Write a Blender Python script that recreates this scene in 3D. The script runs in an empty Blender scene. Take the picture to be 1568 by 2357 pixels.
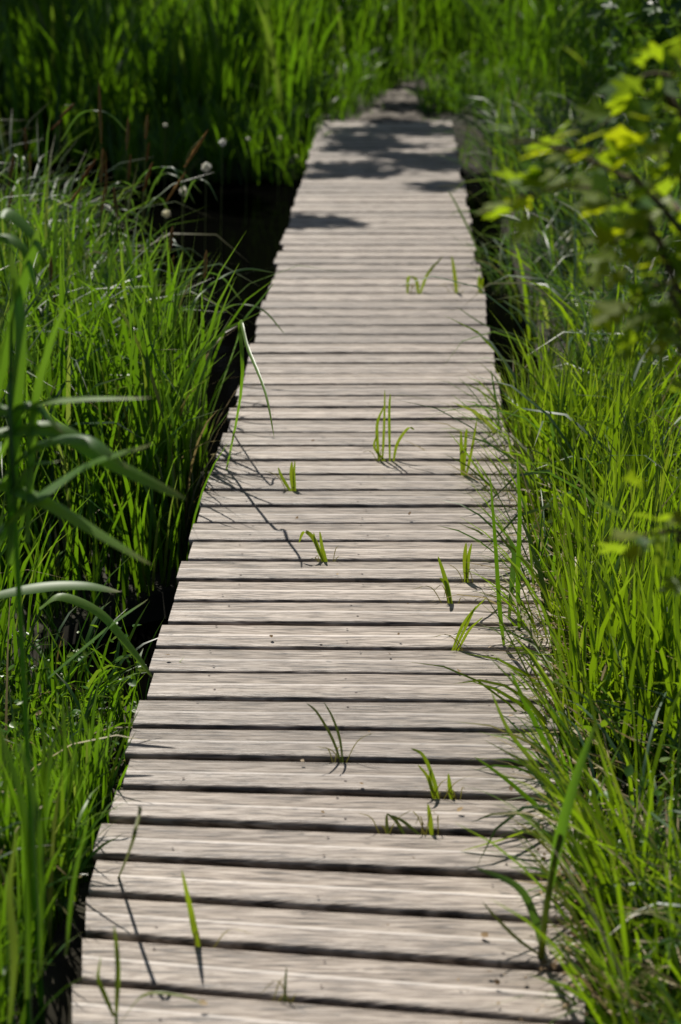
import bpy, math, random
import numpy as np
from mathutils import Vector, Euler
random.seed(7); rng = np.random.default_rng(7)
S = bpy.context.scene; COL = S.collection
R = math.radians; PI = math.pi

# ------------------------------------------------------------ camera
CAMX, CAMH = 0.107, 1.70
PITCH, YAW = R(18.42), R(1.67)
PW, PH, FPX = 1568.0, 2357.0, 4583.0           # the photograph's size and the focal length in the same pixels
cd = bpy.data.cameras.new('camera'); cam = bpy.data.objects.new('camera', cd); COL.objects.link(cam)
cd.sensor_fit = 'VERTICAL'; cd.sensor_height = 36.0; cd.lens = 70.0
cd.clip_start = 0.05; cd.clip_end = 500
cam.location = (CAMX, 0, CAMH); cam.rotation_euler = (PI/2 - PITCH, 0, YAW)
cd.dof.use_dof = True; cd.dof.focus_distance = 4.6; cd.dof.aperture_fstop = 3.8
S.camera = cam
CM = Euler(cam.rotation_euler).to_matrix()
def cray(px, py):
    return CM @ Vector(((px - PW/2)/FPX, -(py - PH/2)/FPX, -1.0))
def W3(px, py, d):                              # point seen at px,py at camera depth d
    return cam.location + cray(px, py)*d
def G(px, py, z=0.0):                           # point on the level z
    r = cray(px, py); return cam.location + r*((z - CAMH)/r.z)

# ------------------------------------------------------------ sky and sun
SUN_EL, SUN_AZ = R(54), R(22)                   # ahead of the camera, a little to the left
w = bpy.data.worlds.new('World'); S.world = w; w.use_nodes = True
nt = w.node_tree; bg = nt.nodes['Background']
sk = nt.nodes.new('ShaderNodeTexSky'); sk.sky_type = 'NISHITA'; sk.sun_disc = False
sk.sun_elevation = SUN_EL; sk.sun_rotation = -SUN_AZ
nt.links.new(sk.outputs[0], bg.inputs[0]); bg.inputs[1].default_value = 0.055
sl = bpy.data.lights.new('sun', 'SUN'); sl.energy = 5.0; sl.angle = R(0.5); sl.color = (1.0, 0.95, 0.86)
sun = bpy.data.objects.new('sun', sl); COL.objects.link(sun)
SD = Vector((-math.sin(SUN_AZ)*math.cos(SUN_EL), math.cos(SUN_AZ)*math.cos(SUN_EL), math.sin(SUN_EL)))
sun.rotation_euler = SD.to_track_quat('Z', 'Y').to_euler(); sun.location = (0, 0, 12)
S.view_settings.view_transform = 'Standard'; S.view_settings.look = 'None'
S.view_settings.exposure = 0.12; S.view_settings.gamma = 1.0
S.render.engine = 'CYCLES'
S.cycles.use_denoising = True
S.cycles.max_bounces = 7; S.cycles.diffuse_bounces = 3; S.cycles.glossy_bounces = 3
S.cycles.transmission_bounces = 4; S.cycles.caustics_reflective = False; S.cycles.caustics_refractive = False
S.cycles.sample_clamp_indirect = 4.0

# ------------------------------------------------------------ helpers
def tag(o, label=None, cat=None, group=None, kind=None):
    if label: o['label'] = label
    if cat: o['category'] = cat
    if group: o['group'] = group
    if kind: o['kind'] = kind
    return o
def empty(name, loc, label, cat, group=None):
    o = bpy.data.objects.new(name, None); COL.objects.link(o); o.location = loc; o.empty_display_size = 0.1
    return tag(o, label, cat, group)
class MB:
    """collects numpy pieces into one mesh, with float attributes t (along), r (random)"""
    def __init__(s): s.v=[]; s.f4=[]; s.f3=[]; s.t=[]; s.r=[]; s.n=0
    def add(s, v, f, t=None, r=None):
        v = np.asarray(v, float).reshape(-1,3); f = np.asarray(f, int)
        n = len(v)
        s.v.append(v); (s.f4 if f.shape[1]==4 else s.f3).append(f + s.n)
        s.t.append(np.zeros(n) if t is None else np.broadcast_to(t, (n,)).astype(float))
        s.r.append(np.zeros(n) if r is None else np.broadcast_to(r, (n,)).astype(float))
        s.n += n
    def build(s, name, mat, parent=None, smooth=False):
        v = np.concatenate(s.v)
        org = np.zeros(3)
        if parent is not None: org = np.array(parent.matrix_world.translation if parent.parent is None and False else WLOC(parent))
        v = v - org
        me = bpy.data.meshes.new(name)
        me.vertices.add(len(v)); me.vertices.foreach_set('co', v.astype(np.float32).ravel())
        f4 = np.concatenate(s.f4) if s.f4 else np.zeros((0,4), int)
        f3 = np.concatenate(s.f3) if s.f3 else np.zeros((0,3), int)
        idx = np.concatenate([f4.ravel(), f3.ravel()]).astype(np.int32)
        me.loops.add(len(idx)); me.loops.foreach_set('vertex_index', idx)
        st = np.concatenate([np.arange(len(f4))*4, len(f4)*4 + np.arange(len(f3))*3]).astype(np.int32)
        me.polygons.add(len(st)); me.polygons.foreach_set('loop_start', st)
        me.update(calc_edges=True); me.validate()
        for nm, a in (('t', s.t), ('r', s.r)):
            at = me.attributes.new(nm, 'FLOAT', 'POINT'); at.data.foreach_set('value', np.concatenate(a).astype(np.float32))
        if smooth: me.polygons.foreach_set('use_smooth', np.ones(len(me.polygons), bool))
        me.materials.append(mat)
        o = bpy.data.objects.new(name, me); COL.objects.link(o)
        if parent is not None: o.parent = parent
        return o
def WLOC(o):
    p = Vector((0,0,0))
    while o is not None: p = p + o.location; o = o.parent
    return p
def smooth_line(pts, n):
    P = np.array([list(p) for p in pts], float)
    if len(P) == 2: P = np.array([P[0], P.mean(0), P[1]])
    Q = np.vstack([2*P[0]-P[1], P, 2*P[-1]-P[-2]])
    out = []
    m = len(P)-1
    for s_ in np.linspace(0, m, n):
        i = min(int(s_), m-1); u = s_-i
        a,b,c,d = Q[i],Q[i+1],Q[i+2],Q[i+3]
        out.append(.5*((2*b)+(-a+c)*u+(2*a-5*b+4*c-d)*u*u+(-a+3*b-3*c+d)*u**3))
    return np.array(out)
def leafprof(t, base=.55):
    return np.clip((base + (1-base)*np.clip(t*3.2,0,1)) * np.sqrt(np.clip(1-t**2.2,0,1)), .02, 1)
def ribbon(mb, pts, wd, side=None, r=.5, n=18, fold=.25, prof=leafprof, twist=0.):
    """a folded grass blade along pts; side is its across direction"""
    C = smooth_line(pts, n); T = np.gradient(C, axis=0); T /= np.linalg.norm(T,axis=1)[:,None]
    s0 = np.array(side if side is not None else (1,.2,0), float)
    sd = s0 - T*(T@s0)[:,None]; sd /= np.linalg.norm(sd,axis=1)[:,None]
    nr = np.cross(sd, T)
    t = np.linspace(0,1,n); a = twist*t
    sd2 = sd*np.cos(a)[:,None] + nr*np.sin(a)[:,None]; nr2 = np.cross(sd2, T)
    wv = (wd/2*prof(t))[:,None]
    L = C - sd2*wv + nr2*wv*fold; Rr = C + sd2*wv + nr2*wv*fold
    V = np.stack([L, C, Rr],1).reshape(-1,3)
    F = []
    for i in range(n-1):
        for j in (0,1): F.append((3*i+j, 3*i+j+1, 3*i+4+j, 3*i+3+j))
    mb.add(V, F, np.repeat(t,3), r)
def tube(mb, pts, r0, r1, n=14, k=7, r=.5, bump=0.):
    C = smooth_line(pts, n); T = np.gradient(C, axis=0); T /= np.linalg.norm(T,axis=1)[:,None]
    a = np.array([0.31,.9,.2]); a = a if abs(T[0]@a)<.9 else np.array([1.,0,0])
    V=[]
    for i in range(n):
        s1 = np.cross(T[i],a); s1/=np.linalg.norm(s1); s2 = np.cross(T[i],s1)
        u = i/(n-1); rad = r0+(r1-r0)*u
        for j in range(k):
            q = 2*PI*j/k; rr = rad*(1+bump*(rng.random()-.5)*2)
            V.append(C[i]+rr*(s1*math.cos(q)+s2*math.sin(q)))
    F=[(i*k+j, i*k+(j+1)%k, (i+1)*k+(j+1)%k, (i+1)*k+j) for i in range(n-1) for j in range(k)]
    mb.add(V,F,np.repeat(np.linspace(0,1,n),k),r)
    mb.add([V[j] for j in range(k)]+[C[0]], [(k,(j+1)%k,j) for j in range(k)],0,r)
    mb.add(V[-k:]+[C[-1]], [(k,j,(j+1)%k) for j in range(k)],1,r)
def blades(mb, B, L, w_, phi0, kap, az=None, r=None, seg=6, tw=None, pw=1.6):
    """a mass of grass blades rooted at B (N,3)"""
    N=len(B)
    if N==0: return
    f = lambda q: np.broadcast_to(np.asarray(q,float),(N,))
    L,w_,phi0,kap = f(L),f(w_),f(phi0),f(kap)
    az = rng.random(N)*2*PI if az is None else f(az)
    r = rng.random(N) if r is None else f(r)
    tw = rng.normal(0,.5,N) if tw is None else f(tw)
    t = np.linspace(0,1,seg+1)
    tm = (t[1:]+t[:-1])/2
    ph = phi0[:,None]+kap[:,None]*tm**pw
    st = (L/seg)[:,None]
    hx = np.concatenate([np.zeros((N,1)), np.cumsum(np.sin(ph)*st,1)],1)
    hz = np.concatenate([np.zeros((N,1)), np.cumsum(np.cos(ph)*st,1)],1)
    h = np.stack([np.cos(az),np.sin(az),np.zeros(N)],1)
    pos = B[:,None,:]+hx[...,None]*h[:,None,:]+hz[...,None]*np.array([0,0,1.])
    pe = phi0[:,None]+kap[:,None]*t**pw
    nrm = np.cos(pe)[...,None]*h[:,None,:]-np.sin(pe)[...,None]*np.array([0,0,1.])
    s = np.stack([-np.sin(az),np.cos(az),np.zeros(N)],1)
    twt = tw[:,None]*(0.4+t)[None,:]
    sd = np.cos(twt)[...,None]*s[:,None,:]+np.sin(twt)[...,None]*nrm
    wp = leafprof(t)[None,:]*w_[:,None]/2
    A = pos-sd*wp[...,None]; Bq = pos+sd*wp[...,None]
    V = np.stack([A,Bq],2).reshape(-1,3)
    m = (seg+1)*2
    q = np.array([(2*i,2*i+1,2*i+3,2*i+2) for i in range(seg)])
    F = (q[None]+ (np.arange(N)*m)[:,None,None]).reshape(-1,4)
    mb.add(V,F,np.tile(np.repeat(t,2),N),np.repeat(r,m))
OV = np.array([(0,0,0),(.28,.2,.05),(.36,.45,.07),(.22,.78,.04),(0,1,-.05),(-.22,.78,.04),(-.36,.45,.07),(-.28,.2,.05),(0,.5,-.03)])
OVF = [(8,i,(i+1)%8) for i in range(8)]
def lobed():
    pts=[(0,0)]
    for a,rd in ((-125,.30),(-100,.42),(-80,.36),(-62,.72),(-48,.86),(-36,.62),(-24,.50),(-12,.86),(0,1.05),(12,.86),(24,.50),(36,.62),(48,.86),(62,.72),(80,.36),(100,.42),(125,.30)):
        pts.append((.62*rd*math.sin(R(a)), .38+.62*rd*math.cos(R(a))))
    V=[(x,y,.10*abs(x)-.12*(y-.4)**2) for x,y in pts]+[(0,.4,-.02)]
    n=len(pts); return np.array(V), [(n,i,(i+1)%n) for i in range(n)]
LV, LF = lobed()
def leaves(mb, P, size, shape='oval', up=None, az=None, tilt=None, roll=None, r=None):
    V0,F0 = (np.array(OV),OVF) if shape=='oval' else (LV,LF)
    N=len(P); f=lambda q: np.broadcast_to(np.asarray(q,float),(N,))
    size=f(size); az = rng.random(N)*2*PI if az is None else f(az)
    tilt = rng.normal(0,.45,N) if tilt is None else f(tilt)
    roll = rng.normal(0,.5,N) if roll is None else f(roll)
    r = rng.random(N) if r is None else f(r)
    d = np.stack([np.cos(az)*np.cos(tilt),np.sin(az)*np.cos(tilt),np.sin(tilt)],1)
    s = np.stack([-np.sin(az),np.cos(az),np.zeros(N)],1); n=np.cross(s,d)
    s2 = s*np.cos(roll)[:,None]+n*np.sin(roll)[:,None]; n2=np.cross(s2,d)
    V = P[:,None,:]+size[:,None,None]*(V0[None,:,0,None]*s2[:,None,:]+V0[None,:,1,None]*d[:,None,:]-V0[None,:,2,None]*n2[:,None,:])
    m=len(V0); F=(np.array(F0)[None]+(np.arange(N)*m)[:,None,None]).reshape(-1,3)
    mb.add(V.reshape(-1,3),F,np.tile(V0[:,1],N),np.repeat(r,m))

# ------------------------------------------------------------ materials
def newmat(name):
    m=bpy.data.materials.new(name); m.use_nodes=True; n=m.node_tree.nodes; l=m.node_tree.links
    return m,n,l,n['Principled BSDF'],n['Material Output']
def ramp(n, cols):
    c=n.new('ShaderNodeValToRGB'); e=c.color_ramp.elements
    while len(e)<len(cols): e.new(.5)
    for el,(p,col) in zip(e,cols): el.position=p; el.color=(*col,1)
    return c
def attr(n,nm): a=n.new('ShaderNodeAttribute'); a.attribute_name=nm; return a
def leafmat(name, cols, trans=.45, tcol=(.22,.42,.02), rough=.38, base=None, tip=None, spec=.5):
    m,n,l,b,out=newmat(name)
    a=attr(n,'r'); c=ramp(n,cols); l.new(a.outputs['Fac'],c.inputs[0]); src=c.outputs[0]
    nz=n.new('ShaderNodeTexNoise'); nz.inputs['Scale'].default_value=2.3; nz.inputs['Detail'].default_value=3
    g=n.new('ShaderNodeNewGeometry'); l.new(g.outputs['Position'],nz.inputs['Vector'])
    def mixc(fac,A,B,mode='MIX'):
        x=n.new('ShaderNodeMix'); x.data_type='RGBA'; x.blend_type=mode
        if isinstance(fac,float): x.inputs[0].default_value=fac
        else: l.new(fac,x.inputs[0])
        for i,q in ((6,A),(7,B)):
            if isinstance(q,tuple): x.inputs[i].default_value=(*q,1)
            else: l.new(q,x.inputs[i])
        return x.outputs[2]
    mr=n.new('ShaderNodeMapRange'); l.new(nz.outputs[0],mr.inputs[0]); mr.inputs[1].default_value=.35; mr.inputs[2].default_value=.65
    mr.inputs[3].default_value=0.; mr.inputs[4].default_value=.55
    src=mixc(mr.outputs[0],src,(1.25,1.1,.5),'MULTIPLY')
    t=attr(n,'t')
    if base:
        q=n.new('ShaderNodeMapRange'); l.new(t.outputs['Fac'],q.inputs[0]); q.inputs[1].default_value=0; q.inputs[2].default_value=.22; q.inputs[3].default_value=.8; q.inputs[4].default_value=0
        src=mixc(q.outputs[0],src,base)
    if tip:
        q=n.new('ShaderNodeMapRange'); l.new(t.outputs['Fac'],q.inputs[0]); q.inputs[1].default_value=.82; q.inputs[2].default_value=1; q.inputs[3].default_value=0; q.inputs[4].default_value=.8
        src=mixc(q.outputs[0],src,tip)
    l.new(src,b.inputs['Base Color']); b.inputs['Roughness'].default_value=rough; b.inputs['Specular IOR Level'].default_value=spec
    tr=n.new('ShaderNodeBsdfTranslucent'); tc=mixc(.6,src,tcol)
    l.new(tc,tr.inputs[0])
    mx=n.new('ShaderNodeMixShader'); mx.inputs[0].default_value=trans
    l.new(b.outputs[0],mx.inputs[1]); l.new(tr.outputs[0],mx.inputs[2]); l.new(mx.outputs[0],out.inputs[0])
    return m
GREENS=[(0,(.008,.035,.009)),(.42,(.018,.08,.010)),(.72,(.045,.14,.010)),(.90,(.11,.22,.012)),(.95,(.24,.20,.06)),(1,(.32,.24,.13))]
M_grass=leafmat('grass_blade',GREENS,.50,(.23,.46,.006),.34,base=(.10,.11,.02),tip=(.16,.17,.05))
M_bank=leafmat('bank_grass_blade',[(0,(.010,.04,.009)),(.35,(.025,.09,.010)),(.65,(.06,.16,.010)),(.88,(.14,.24,.012)),(.94,(.25,.22,.06)),(1,(.32,.25,.13))],.55,(.34,.54,.005),.42,base=(.12,.12,.02),tip=(.18,.18,.05))
M_sedge=leafmat('sedge_blade',[(0,(.02,.06,.03)),(.5,(.04,.10,.035)),(.85,(.09,.14,.04)),(1,(.2,.16,.08))],.32,(.18,.38,.02),.45,base=(.08,.07,.03),tip=(.18,.15,.07),spec=.6)
M_reed=leafmat('reed_leaf',[(0,(.05,.14,.02)),(.6,(.08,.19,.02)),(1,(.13,.24,.03))],.5,(.28,.56,.02),.45,spec=.7,tip=(.2,.15,.06))
M_far=leafmat('far_reeds',[(0,(.012,.045,.008)),(.5,(.045,.13,.008)),(.9,(.13,.23,.01)),(1,(.2,.16,.07))],.48,(.20,.42,.006),.45)
M_shoot=leafmat('young_shoot',[(0,(.09,.16,.015)),(.6,(.14,.2,.012)),(1,(.18,.2,.02))],.5,(.35,.5,.01),.4,base=(.14,.11,.02),tip=(.12,.08,.03))
M_strand=leafmat('dry_strand',[(0,(.13,.10,.03)),(1,(.25,.22,.08))],.3,(.3,.3,.03),.5)
M_straw=leafmat('dead_grass',[(0,(.16,.11,.05)),(.5,(.32,.26,.14)),(1,(.45,.40,.27))],.3,(.4,.32,.12),.55)
M_bush=leafmat('shrub_leaf',[(0,(.03,.10,.03)),(.45,(.055,.15,.02)),(.75,(.13,.23,.010)),(1,(.19,.26,.008))],.58,(.50,.68,.01),.5,spec=.35)
M_sunlit=leafmat('sunlit_tint_leaf',[(0,(.12,.2,.01)),(1,(.2,.26,.01))],.64,(.62,.70,.006),.55,spec=.25)  # yellower copy of the shrub leaf, backlit sun glow put into its colour
M_weed=leafmat('weed_leaf',[(0,(.035,.11,.015)),(.6,(.06,.16,.015)),(1,(.15,.22,.02))],.45,(.3,.5,.01),.36)
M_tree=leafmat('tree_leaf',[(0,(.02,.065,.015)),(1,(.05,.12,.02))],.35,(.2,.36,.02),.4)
M_spike=leafmat('sedge_flower',[(0,(.14,.06,.02)),(1,(.30,.17,.06))],.1,(.3,.16,.03),.8,spec=.1)
M_stem=leafmat('green_stem',[(0,(.06,.10,.02)),(1,(.12,.13,.03))],.15,(.2,.3,.02),.5)
M_litter=leafmat('dead_leaf',[(0,(.09,.055,.03)),(.5,(.24,.17,.11)),(1,(.42,.33,.24))],.15,(.4,.25,.08),.7,spec=.2)
M_spot=leafmat('pale_spot',[(0,(.6,.6,.56)),(1,(.75,.74,.7))],.45,(.8,.8,.75),.6,spec=.3)  # pale tint for the balls that stand in for bright spots
def plain(name,cols,scale=(8,8,8),rough=.85,bump=.3,detail=6,spec=.3):
    m,n,l,b,out=newmat(name)
    tc=n.new('ShaderNodeTexCoord'); mp=n.new('ShaderNodeMapping'); mp.inputs['Scale'].default_value=scale
    l.new(tc.outputs['Object'],mp.inputs[0]); nz=n.new('ShaderNodeTexNoise'); nz.inputs['Scale'].default_value=1; nz.inputs['Detail'].default_value=detail
    l.new(mp.outputs[0],nz.inputs['Vector']); c=ramp(n,cols); l.new(nz.outputs[0],c.inputs[0]); l.new(c.outputs[0],b.inputs['Base Color'])
    b.inputs['Roughness'].default_value=rough; b.inputs['Specular IOR Level'].default_value=spec
    bp=n.new('ShaderNodeBump'); bp.inputs['Strength'].default_value=bump; bp.inputs['Distance'].default_value=.02
    l.new(nz.outputs[0],bp.inputs['Height']); l.new(bp.outputs[0],b.inputs['Normal'])
    return m
M_mud=plain('marsh_mud',[(.3,(.012,.010,.006)),(.6,(.03,.026,.014)),(.8,(.04,.05,.015))],(9,9,9))
M_path=plain('path_dirt',[(.36,(.02,.016,.012)),(.48,(.065,.054,.043)),(.62,(.16,.14,.118))],(5,9,5),.9,.8)
M_bark=plain('bark',[(.3,(.03,.022,.016)),(.7,(.10,.075,.055))],(14,14,3),.9,.8)
M_twig=plain('twig_bark',[(.3,(.06,.04,.02)),(.7,(.13,.09,.05))],(40,40,10),.8,.4)
M_under=plain('wet_timber',[(.3,(.02,.015,.01)),(.7,(.055,.042,.03))],(3,30,30),.85,.4)
def woodmat():
    m,n,l,b,out=newmat('weathered_plank')
    g=n.new('ShaderNodeTexCoord'); ar=attr(n,'r'); at=attr(n,'t')
    def math_(op,a,b_=0.):
        x=n.new('ShaderNodeMath'); x.operation=op
        for i,q in enumerate((a,b_)):
            if isinstance(q,(int,float)): x.inputs[i].default_value=q
            else: l.new(q,x.inputs[i])
        return x.outputs[0]
    off=n.new('ShaderNodeCombineXYZ'); k=math_('MULTIPLY',ar.outputs['Fac'],37.); l.new(k,off.inputs[0]); l.new(math_('MULTIPLY',ar.outputs['Fac'],91.),off.inputs[2])
    ad=n.new('ShaderNodeVectorMath'); ad.operation='ADD'; l.new(g.outputs['Object'],ad.inputs[0]); l.new(off.outputs[0],ad.inputs[1])
    def noise(sc,detail,scale,dist=0.):
        mp=n.new('ShaderNodeMapping'); mp.inputs['Scale'].default_value=sc; l.new(ad.outputs[0],mp.inputs[0])
        z=n.new('ShaderNodeTexNoise'); z.inputs['Scale'].default_value=scale; z.inputs['Detail'].default_value=detail; z.inputs['Distortion'].default_value=dist
        l.new(mp.outputs[0],z.inputs['Vector']); return z.outputs[0]
    fine=noise((14,260,1),8,1.,.6); mid=noise((6,80,1),6,1.,1.4); blot=noise((5,12,1),5,1.); spots=noise((26,60,1),2,1.)
    f=math_('ADD',math_('MULTIPLY',fine,.62),math_('MULTIPLY',mid,.38))
    c=ramp(n,[(.38,(.038,.027,.02)),(.44,(.130,.099,.075)),(.50,(.262,.209,.166)),(.60,(.465,.39,.325))]); l.new(f,c.inputs[0])
    mr=n.new('ShaderNodeMapRange'); l.new(ar.outputs['Fac'],mr.inputs[0]); mr.inputs[3].default_value=.74; mr.inputs[4].default_value=1.2
    mb_=n.new('ShaderNodeMapRange'); l.new(blot,mb_.inputs[0]); mb_.inputs[1].default_value=.3; mb_.inputs[2].default_value=.7; mb_.inputs[3].default_value=.80; mb_.inputs[4].default_value=1.0
    br=math_('MULTIPLY',mr.outputs[0],mb_.outputs[0])
    # lighter stripe on the ridge along the middle of each plank
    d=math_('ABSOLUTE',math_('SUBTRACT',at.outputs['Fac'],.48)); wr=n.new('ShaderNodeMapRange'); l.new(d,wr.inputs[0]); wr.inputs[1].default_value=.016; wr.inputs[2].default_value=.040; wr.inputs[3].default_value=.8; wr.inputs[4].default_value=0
    # slightly darker tone on the far half of each plank
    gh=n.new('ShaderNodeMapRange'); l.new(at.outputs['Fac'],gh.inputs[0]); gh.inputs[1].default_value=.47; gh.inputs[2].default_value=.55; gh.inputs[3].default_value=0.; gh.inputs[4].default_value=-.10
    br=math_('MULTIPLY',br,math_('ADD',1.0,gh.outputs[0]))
    sp=n.new('ShaderNodeMapRange'); l.new(spots,sp.inputs[0]); sp.inputs[1].default_value=.24; sp.inputs[2].default_value=.33; sp.inputs[3].default_value=.35; sp.inputs[4].default_value=1
    br=math_('MULTIPLY',br,sp.outputs[0])
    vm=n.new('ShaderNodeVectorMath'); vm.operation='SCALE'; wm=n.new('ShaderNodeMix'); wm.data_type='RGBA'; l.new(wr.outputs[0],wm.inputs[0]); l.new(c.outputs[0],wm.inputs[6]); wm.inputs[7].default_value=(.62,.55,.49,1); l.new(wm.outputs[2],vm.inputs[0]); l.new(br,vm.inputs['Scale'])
    l.new(vm.outputs[0],b.inputs['Base Color'])
    b.inputs['Roughness'].default_value=.5; b.inputs['Specular IOR Level'].default_value=.6
    bp=n.new('ShaderNodeBump'); bp.inputs['Strength'].default_value=.9; bp.inputs['Distance'].default_value=.004
    l.new(f,bp.inputs['Height']); l.new(bp.outputs[0],b.inputs['Normal'])
    return m
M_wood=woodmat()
def watermat():
    m,n,l,b,out=newmat('dark_water')
    n.remove(b); df=n.new('ShaderNodeBsdfDiffuse'); df.inputs[0].default_value=(.0012,.0012,.001,1)
    gl=n.new('ShaderNodeBsdfGlossy'); gl.inputs['Roughness'].default_value=.05; gl.inputs[0].default_value=(.8,.8,.8,1)
    fr=n.new('ShaderNodeFresnel'); fr.inputs[0].default_value=1.33; mu=n.new('ShaderNodeMath'); mu.operation='MULTIPLY'; mu.inputs[1].default_value=.09
    l.new(fr.outputs[0],mu.inputs[0]); mx=n.new('ShaderNodeMixShader'); l.new(mu.outputs[0],mx.inputs[0]); l.new(df.outputs[0],mx.inputs[1]); l.new(gl.outputs[0],mx.inputs[2]); l.new(mx.outputs[0],out.inputs[0])
    tc=n.new('ShaderNodeTexCoord'); nz=n.new('ShaderNodeTexNoise'); nz.inputs['Scale'].default_value=3.; nz.inputs['Detail'].default_value=3
    l.new(tc.outputs['Object'],nz.inputs['Vector']); bp=n.new('ShaderNodeBump'); bp.inputs['Strength'].default_value=.1; bp.inputs['Distance'].default_value=.02
    l.new(nz.outputs[0],bp.inputs['Height']); l.new(bp.outputs[0],gl.inputs['Normal']); return m
M_water=watermat()

# ------------------------------------------------------------ ground, water, path
WZ=-0.30
def in_ditch(x,y):
    """1 where open water lies, 0 on land; left of the deck"""
    x=np.asarray(x,float); y=np.asarray(y,float)
    a=(y>6.0)&(y<np.where(x>-1.5,12.7,13.3))&(x<-.42)&(x>-.42-np.interp(y,[6.0,6.6,8.5,10,12.5,14.2],[.1,.34,1.0,2.2,3.2,2.6]))
    b=(y>4.3)&(y<5.05)&(x<-.40)&(x>-.42-np.interp(y,[4.3,4.5,4.8,5.05],[.12,.40,.36,.1]))
    c=(y>6.2)&(y<13)&(x>.42)&(x<.42+.20)
    return a|b|c
def terrain(x,y):
    x=np.asarray(x,float); y=np.asarray(y,float)
    far=np.where(x<-1.1,np.clip((y-13.6)/3.4,0,1),np.clip((y-13.0)/.8,0,1))
    far=far*far*(3-2*far)
    base=-.22+.03*np.sin(x*3.1+y*1.7)+.03*np.sin(y*4.3-x*2.2)
    near=np.clip((4.0-y)/1.,0,1)*.12
    base=base+near
    base=base*(1-far)+(-.04+.02*np.sin(x*2+y))*far
    base=np.where(in_ditch(x,y),-.75,base); base=np.where((x<-1.1)&(y>13.)&(y<15.5),np.minimum(base,-.36+np.clip((y-14)*.12,0,.2)),base)
    base=np.where((np.abs(x)<.40)&(y<13.1),-.6,base)
    return base
NX,NY=260,420
xs=np.sign(np.linspace(-1,1,NX))*np.abs(np.linspace(-1,1,NX))**2.6*150; ys=np.concatenate([np.linspace(-60,1,40)[:-1],np.linspace(1,18,280),18+np.linspace(0,1,101)[1:]**2*180])
X,Y=np.meshgrid(xs,ys); Z=terrain(X,Y); V=np.stack([X,Y,Z],-1).reshape(-1,3)
nx,ny=len(xs),len(ys)
ii=(np.arange(ny-1)[:,None]*nx+np.arange(nx-1)[None,:]).ravel()
mb=MB(); mb.add(V,np.stack([ii,ii+1,ii+nx+1,ii+nx],1)); tag(mb.build('ground',M_mud,smooth=True),kind='structure')
mb=MB(); mb.add([(-14,1,WZ),(14,1,WZ),(14,16,WZ),(-14,16,WZ)],[(0,1,2,3)]); tag(mb.build('water',M_water),kind='structure')
# the trodden path beyond the planks
pc=[(.03,13.16,.32),(.06,13.6,.24),(.10,14.3,.19),(.20,15.0,.18),(.33,15.5,.20),(.46,15.9,.14),(.56,16.1,.05)]
P_=smooth_line([(a,b,c) for a,b,c in pc],60); mb=MB(); V=[]
for i,(a,b,c) in enumerate(P_):
    for j in range(13):
        u=j/6-1; e=1+.14*math.sin(i*1.3+(u>0)*2)+.1*math.sin(i*.5)
        V.append((a+u*c*e,b,-.012+.012*(1-u*u)+.012*math.sin(i*2.1+j*1.7)-.03*(abs(u)>.95)))
mb.add(V,[(i*13+j,i*13+j+1,i*13+14+j,i*13+13+j) for i in range(59) for j in range(12)]); tag(mb.build('path',M_path,smooth=True),kind='structure')

# ------------------------------------------------------------ the boardwalk
U0,DU,YH=3.769e-4,.1675e-4,-348.
def xl(y): return float(np.interp(y,[282,2080,2160,2500],[735,192,186,176]))
def xr(y): return float(np.interp(y,[282,1600,1800,2000,2200,2500],[1040,1281,1312,1330,1340,1345]))
def slope(y): return float(np.interp(y,[300,1100,1485,1668,1746,1820,1900,1995,2088,2190,2300,2500],[0,0,.006,.0136,.021,.027,.036,.046,.058,.071,.085,.11]))
walk=empty('boardwalk',(0,7.5,-.06),'long weathered grey plank walkway on timber beams running over dark marsh water','boardwalk')
lines=[]; k=-3
while True:
    u=U0+k*DU; y=1/u+YH
    if y<275: break
    s_=slope(y); a=xl(y); b_=xr(y)
    lines.append((G(a,y+s_*(a-784)),G(b_,y+s_*(b_-784)))); k+=1
mb=MB(); rr=random.Random(3)
prof=[(.05,-.030),(0,-.009),(.02,-.003),(.06,-.0008),(.2,0),(.44,0),(.468,.0010),(.492,.0010),(.52,.0),(.8,.0),(.94,-.0004),(.975,-.002),(1,-.008),(.95,-.030)]
NS=14
for i in range(len(lines)-1):
    L0,R0=lines[i]; L1,R1=lines[i+1]
    d=((L1-L0)+(R1-R0)).normalized(); gap=.0100+rr.uniform(-.0035,.0035)
    e=(R0-L0).normalized()
    jl,jr=rr.uniform(-.013,.010),rr.uniform(-.010,.013); zo=rr.uniform(-.0016,.0016); tl=rr.uniform(-.0016,.0016); rv=rr.random()
    a0=L0+d*gap+e*jl; a1=L1-d*gap+e*jl; b0=R0+d*gap+e*jr; b1=R1-d*gap+e*jr
    V=[];T=[]
    phs=rr.random()*6
    for s_ in range(NS+1):
        q=s_/NS; A=a0.lerp(b0,q); B=a1.lerp(b1,q); wob=.0011*math.sin(q*9+phs)+.0006*math.sin(q*23+phs*2)
        for (v,z) in prof:
            p=A.lerp(B,v); V.append((p.x,p.y+wob*(.5-v),z+zo+tl*(q-.5)+.0008*math.sin(q*5+phs))); T.append(v)
    m_=len(prof)
    F=[(s_*m_+j,(s_+1)*m_+j,(s_+1)*m_+(j+1)%m_,s_*m_+(j+1)%m_) for s_ in range(NS) for j in range(m_)]
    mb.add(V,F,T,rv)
    for s_ in (0,NS):
        ring=V[s_*m_:(s_+1)*m_]; c_=np.mean(np.array(ring),0)
        mb.add(ring+[tuple(c_)],[(m_,(j+1)%m_,j) if s_==0 else (m_,j,(j+1)%m_) for j in range(m_)],T[:m_]+[.5],rv)
mb.build('deck',M_wood,walk)
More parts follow.
